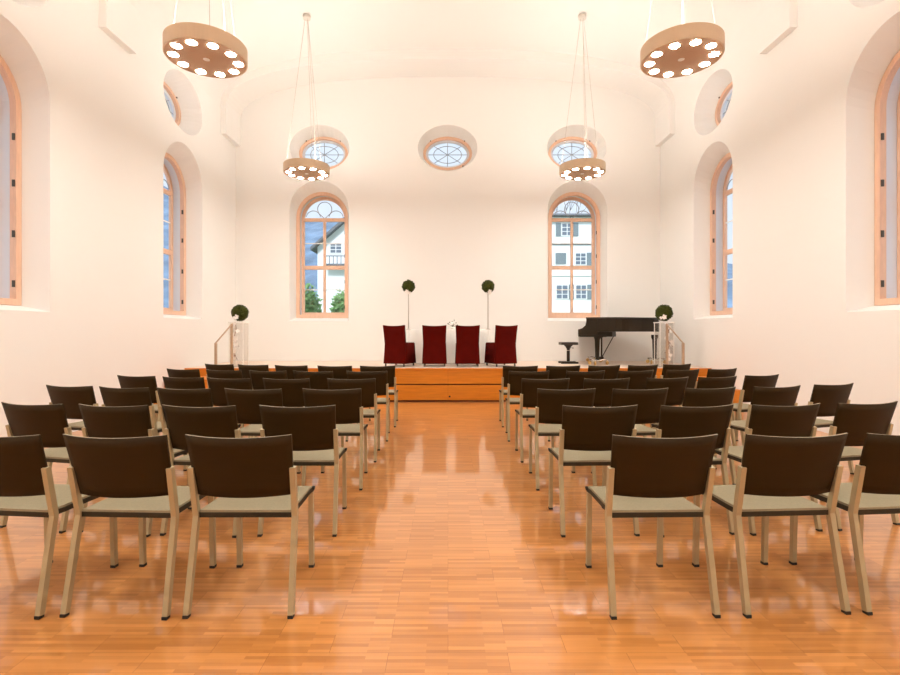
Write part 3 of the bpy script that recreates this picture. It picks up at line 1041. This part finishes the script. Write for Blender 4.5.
add_box(bm, (0.72, 0.50, 0.60), (0.10, 0.06, 0.05))
obj('brace', bm, M['piano'], ly)

bn = thing('piano_stool', 'black adjustable piano stool with a padded seat on a single column', 'stool', (px(568.3, 10.6), 10.6, ZD + .001))
bm = bmesh.new()
prism(bm, [(-0.175 + (0.02 if abs(k_) else 0), 0) for k_ in ()] or [(-0.165, -0.15), (0.165, -0.15), (0.175, -0.14), (0.175, 0.14), (0.165, 0.15), (-0.165, 0.15), (-0.175, 0.14), (-0.175, -0.14)], 0.39, 0.445)
obj('seat', bm, M['leather'], bn, bevel=0.015)
bm = bmesh.new(); lathe(bm, [(0.10, 0.389), (0.06, 0.35), (0.035, 0.30)], 20)
obj('seat_bracket', bm, M['leather'], bn)
bm = bmesh.new(); lathe(bm, [(0.034, 0.31), (0.034, 0.03)], 20)
obj('column', bm, M['piano'], bn)
bm = bmesh.new(); lathe(bm, [(0.037, 0.285), (0.037, 0.265)], 20)
obj('collar', bm, M['chrome'], bn)
bm = bmesh.new(); add_box(bm, (0, -0.12, 0.02), (0.36, 0.05, 0.04)); add_box(bm, (0, 0.12, 0.02), (0.36, 0.05, 0.04)); add_box(bm, (0, 0, 0.025), (0.06, 0.28, 0.03))
obj('base', bm, M['piano'], bn, bevel=0.006)
bm = bmesh.new(); tube(bm, [(0.03, 0, 0.335), (0.085, 0, 0.325)], 0.007, 8); tube(bm, [(0.085, 0, 0.325), (0.11, 0, 0.32)], 0.016, 10)
obj('knob', bm, M['steel'], bn)

# ------------------------------------------------------------------ outside
struct(obj('ground_outside', box(-160, 160, 12.4, 260, -0.6, -0.5), M['grass']), 'grass field outside the hall windows', 'ground')
rnd = random.Random(5)
bm = bmesh.new()
NX, NY = 60, 14
gv = {}
for i in range(NX + 1):
    for j in range(NY + 1):
        xx = -170 + 340 * i / NX; yy = 120 + 130 * j / NY
        h = (j / NY) ** 0.8 * (58 + 10 * math.sin(xx * 0.03 + 1) - 0.10 * xx) + rnd.uniform(-1.2, 1.2)
        gv[i, j] = bm.verts.new((xx, yy, h - 0.6 if j else -0.6))
for i in range(NX):
    for j in range(NY):
        bm.faces.new((gv[i, j], gv[i + 1, j], gv[i + 1, j + 1], gv[i, j + 1]))
struct(obj('hillside', bm, M['hill']), 'bluish wooded hillside far behind the houses', 'hill')

def house_window(par, xc, zc, y, w=0.95, h=1.3, sh=(True, True)):
    wf = obj('window', box(xc - w / 2 - 0.06, xc + w / 2 + 0.06, y - 0.05, y + 0.02, zc - h / 2 - 0.06, zc + h / 2 + 0.06), M['house_frame'], par)
    bm = bmesh.new()
    for i in range(2):
        for j in range(3):
            x0 = xc - w / 2 + i * w / 2 + 0.04; z0 = zc - h / 2 + j * h / 3 + 0.04
            box(x0, x0 + w / 2 - 0.08, y - 0.07, y - 0.055, z0, z0 + h / 3 - 0.07, bm)
    obj('pane', bm, M['dark_pane'], wf)
    for s_, on in ((-1, sh[0]), (1, sh[1])):
        if on:
            xs = xc + s_ * (w / 2 + 0.33)
            obj('shutter', box(xs - 0.24, xs + 0.24, y - 0.09, y - 0.03, zc - h / 2 - 0.05, zc + h / 2 + 0.05), M['shutter'], par)

HY = 48.0
def hp(xp): return (xp - CX) * HY / F
def hz(yp): return EYE + (CY - yp) * HY / F
hb = thing('house', 'white three storey house with grey shutters outside the right arched window', 'house', (0, 0, 0))
obj('wall', box(hp(545), hp(640), HY, HY + 10, -0.5, hz(217)), M['render_white'], hb)
bm = bmesh.new()
x0, x1, z0 = hp(545) - 0.6, hp(640) + 0.6, hz(217) + 0.002
A = [bm.verts.new(p_) for p_ in ((x0, HY - 0.8, z0), (x1, HY - 0.8, z0), (x1, HY + 10.8, z0), (x0, HY + 10.8, z0), (x0 + 2, HY + 5, z0 + 1.5), (x1 - 2, HY + 5, z0 + 1.5))]
for f in ((0, 3, 2, 1), (0, 1, 5, 4), (2, 3, 4, 5), (0, 4, 3), (1, 2, 5)): bm.faces.new([A[i] for i in f])
obj('roof', bm, M['roof'], hb)
house_window(hb, hp(567), hz(229.5), HY, 1.0, 1.15)
house_window(hb, hp(580.5), hz(259), HY, 1.0, 1.1, (False, True))
house_window(hb, hp(562), hz(292), HY, 1.1, 1.3, (False, True))
house_window(hb, hp(581), hz(292), HY, 1.0, 1.3, (False, True))
house_window(hb, hp(612), hz(292), HY, 1.0, 1.3); house_window(hb, hp(612), hz(259), HY, 1.0, 1.1)
obj('sign_board', box(hp(555.5), hp(566), HY - 0.08, HY - 0.005, hz(264), hz(253)), M['shutter'], hb)
obj('ledge', box(hp(545), hp(640), HY - 0.10, HY - 0.004, hz(244.8), hz(244)), M['roof'], hb)
obj('ledge', box(hp(545), hp(640), HY - 0.10, HY - 0.004, hz(276), hz(275)), M['house_frame'], hb)

hl = thing('gabled_house', 'white gabled house outside the left arched window', 'house', (0, 0, 0))
x0, x1 = (317.5 - CX) * 44 / F, (418 - CX) * 44 / F
xa = (x0 + x1) / 2
ze, za = EYE + (CY - 247) * 44 / F, EYE + (CY - 203) * 44 / F
bm = bmesh.new()
prof_ = [(x0, -0.5), (x1, -0.5), (x1, ze), (xa, za), (x0, ze)]
A = [bm.verts.new((p_[0], HY - 4, p_[1])) for p_ in prof_]; B = [bm.verts.new((p_[0], HY + 6, p_[1])) for p_ in prof_]
for k in range(5): bm.faces.new((A[k], A[(k + 1) % 5], B[(k + 1) % 5], B[k]))
bm.faces.new(A[::-1]); bm.faces.new(B)
obj('wall', bm, M['render_white'], hl)
bm = bmesh.new()
for s_, xe in ((-1, x0), (1, x1)):
    d = Vector((xe - xa, 0, ze - za)); e2 = Vector((xe, 0, ze)) + d * 0.10
    n_ = Vector((0, 0, 0.28))
    q = [Vector((xa, HY - 4.7, za)), Vector((e2.x, HY - 4.7, e2.z)), Vector((e2.x, HY + 6.5, e2.z)), Vector((xa, HY + 6.5, za))]
    lo = [bm.verts.new(p_ + Vector((0, 0, 0.003))) for p_ in q]; up = [bm.verts.new(p_ + n_) for p_ in q]
    for k in range(4): bm.faces.new((lo[k], lo[(k + 1) % 4], up[(k + 1) % 4], up[k]))
    bm.faces.new(lo[::-1]); bm.faces.new(up)
obj('roof', bm, M['roof'], hl)
bm = bmesh.new()
xb0, xb1, zb = (328 - CX) * 44 / F, (400 - CX) * 44 / F, EYE + (CY - 265) * 44 / F
box(xb0, xb1, HY - 4.9, HY - 4.005, zb - 0.15, zb, bm)
for k in range(20):
    xk = xb0 + (xb1 - xb0) * k / 19
    box(xk - 0.03, xk + 0.03, HY - 4.9, HY - 4.86, zb, zb + 0.62, bm)
box(xb0, xb1, HY - 4.91, HY - 4.85, zb + 0.62, zb + 0.70, bm)
obj('balcony', bm, M['roof'], hl)
house_window(hl, hp(336) * 44 / 48, EYE + (CY - 248) * 44 / F, HY - 4, 1.0, 0.9, (False, False))
house_window(hl, hp(360) * 44 / 48, EYE + (CY - 262) * 44 / F, HY - 4, 1.0, 1.1, (False, False))

rnd = random.Random(3)
def bush(x, y, r, h, seed, label):
    t = thing('bush', label, 'bush', (x, y, -0.5), group='bushes outside the left arched window')
    rr = random.Random(seed)
    bm = bmesh.new()
    for k in range(3600):
        a = rr.uniform(0, 2 * PI); z = rr.uniform(0.05, 1)
        rad = r * math.sqrt(max(0.02, 1 - (z - 0.35) ** 2 / 0.45)) * rr.uniform(0.55, 1)
        p_ = Vector((rad * math.cos(a), rad * math.sin(a), z * h * rr.uniform(0.85, 1.05)))
        u = Vector((rr.uniform(-1, 1), rr.uniform(-1, 1), rr.uniform(-1, 1))).normalized()
        v = u.orthogonal().normalized()
        L_ = rr.uniform(0.10, 0.18)
        bm.faces.new([bm.verts.new(w_) for w_ in (p_, p_ + u * L_ * .5 + v * L_ * .3, p_ + u * L_, p_ + u * L_ * .5 - v * L_ * .3)])
    obj('foliage', bm, M['bush'], t, normals=False)
    bm = bmesh.new()
    for k in range(5):
        a = k * 1.3
        tube(bm, [(0, 0, 0), (0.25 * r * math.cos(a), 0.25 * r * math.sin(a), h * 0.4), (0.6 * r * math.cos(a), 0.6 * r * math.sin(a), h * 0.75)], [0.03, 0.02, 0.008], 5)
    obj('stem', bm, M['bark'], t)
bush(-4.75, 17.0, 0.62, 3.2, 1, 'rounded green bush in the left half of the left arched window')
bush(-4.02, 18.9, 0.50, 3.2, 2, 'lower green bush in the right half of the left arched window')

def tree(x, y, h, seed, label):
    t = thing('bare_tree', label, 'tree', (x, y, -0.5))
    rr = random.Random(seed)
    bm = bmesh.new()
    def br(p_, d, L_, r_, k):
        q = p_ + d * L_
        tube(bm, [p_, (p_ + q) / 2 + Vector((rr.uniform(-.05, .05), 0, 0.03)) * L_, q], [r_, r_ * .8, r_ * .6], 5)
        if k:
            for _ in range(3):
                d2 = (d + Vector((rr.uniform(-.8, .8), rr.uniform(-.8, .8), rr.uniform(-.1, .6)))).normalized()
                br(q, d2, L_ * rr.uniform(.62, .8), r_ * .65, k - 1)
    br(Vector((0, 0, 0)), Vector((0, 0, 1)), h * 0.33, 0.16, 5)
    obj('trunk_and_branches', bm, M['bark'], t)
tree(13.5, 64, 21, 4, 'bare branched tree seen through the fanlight of the right arched window')
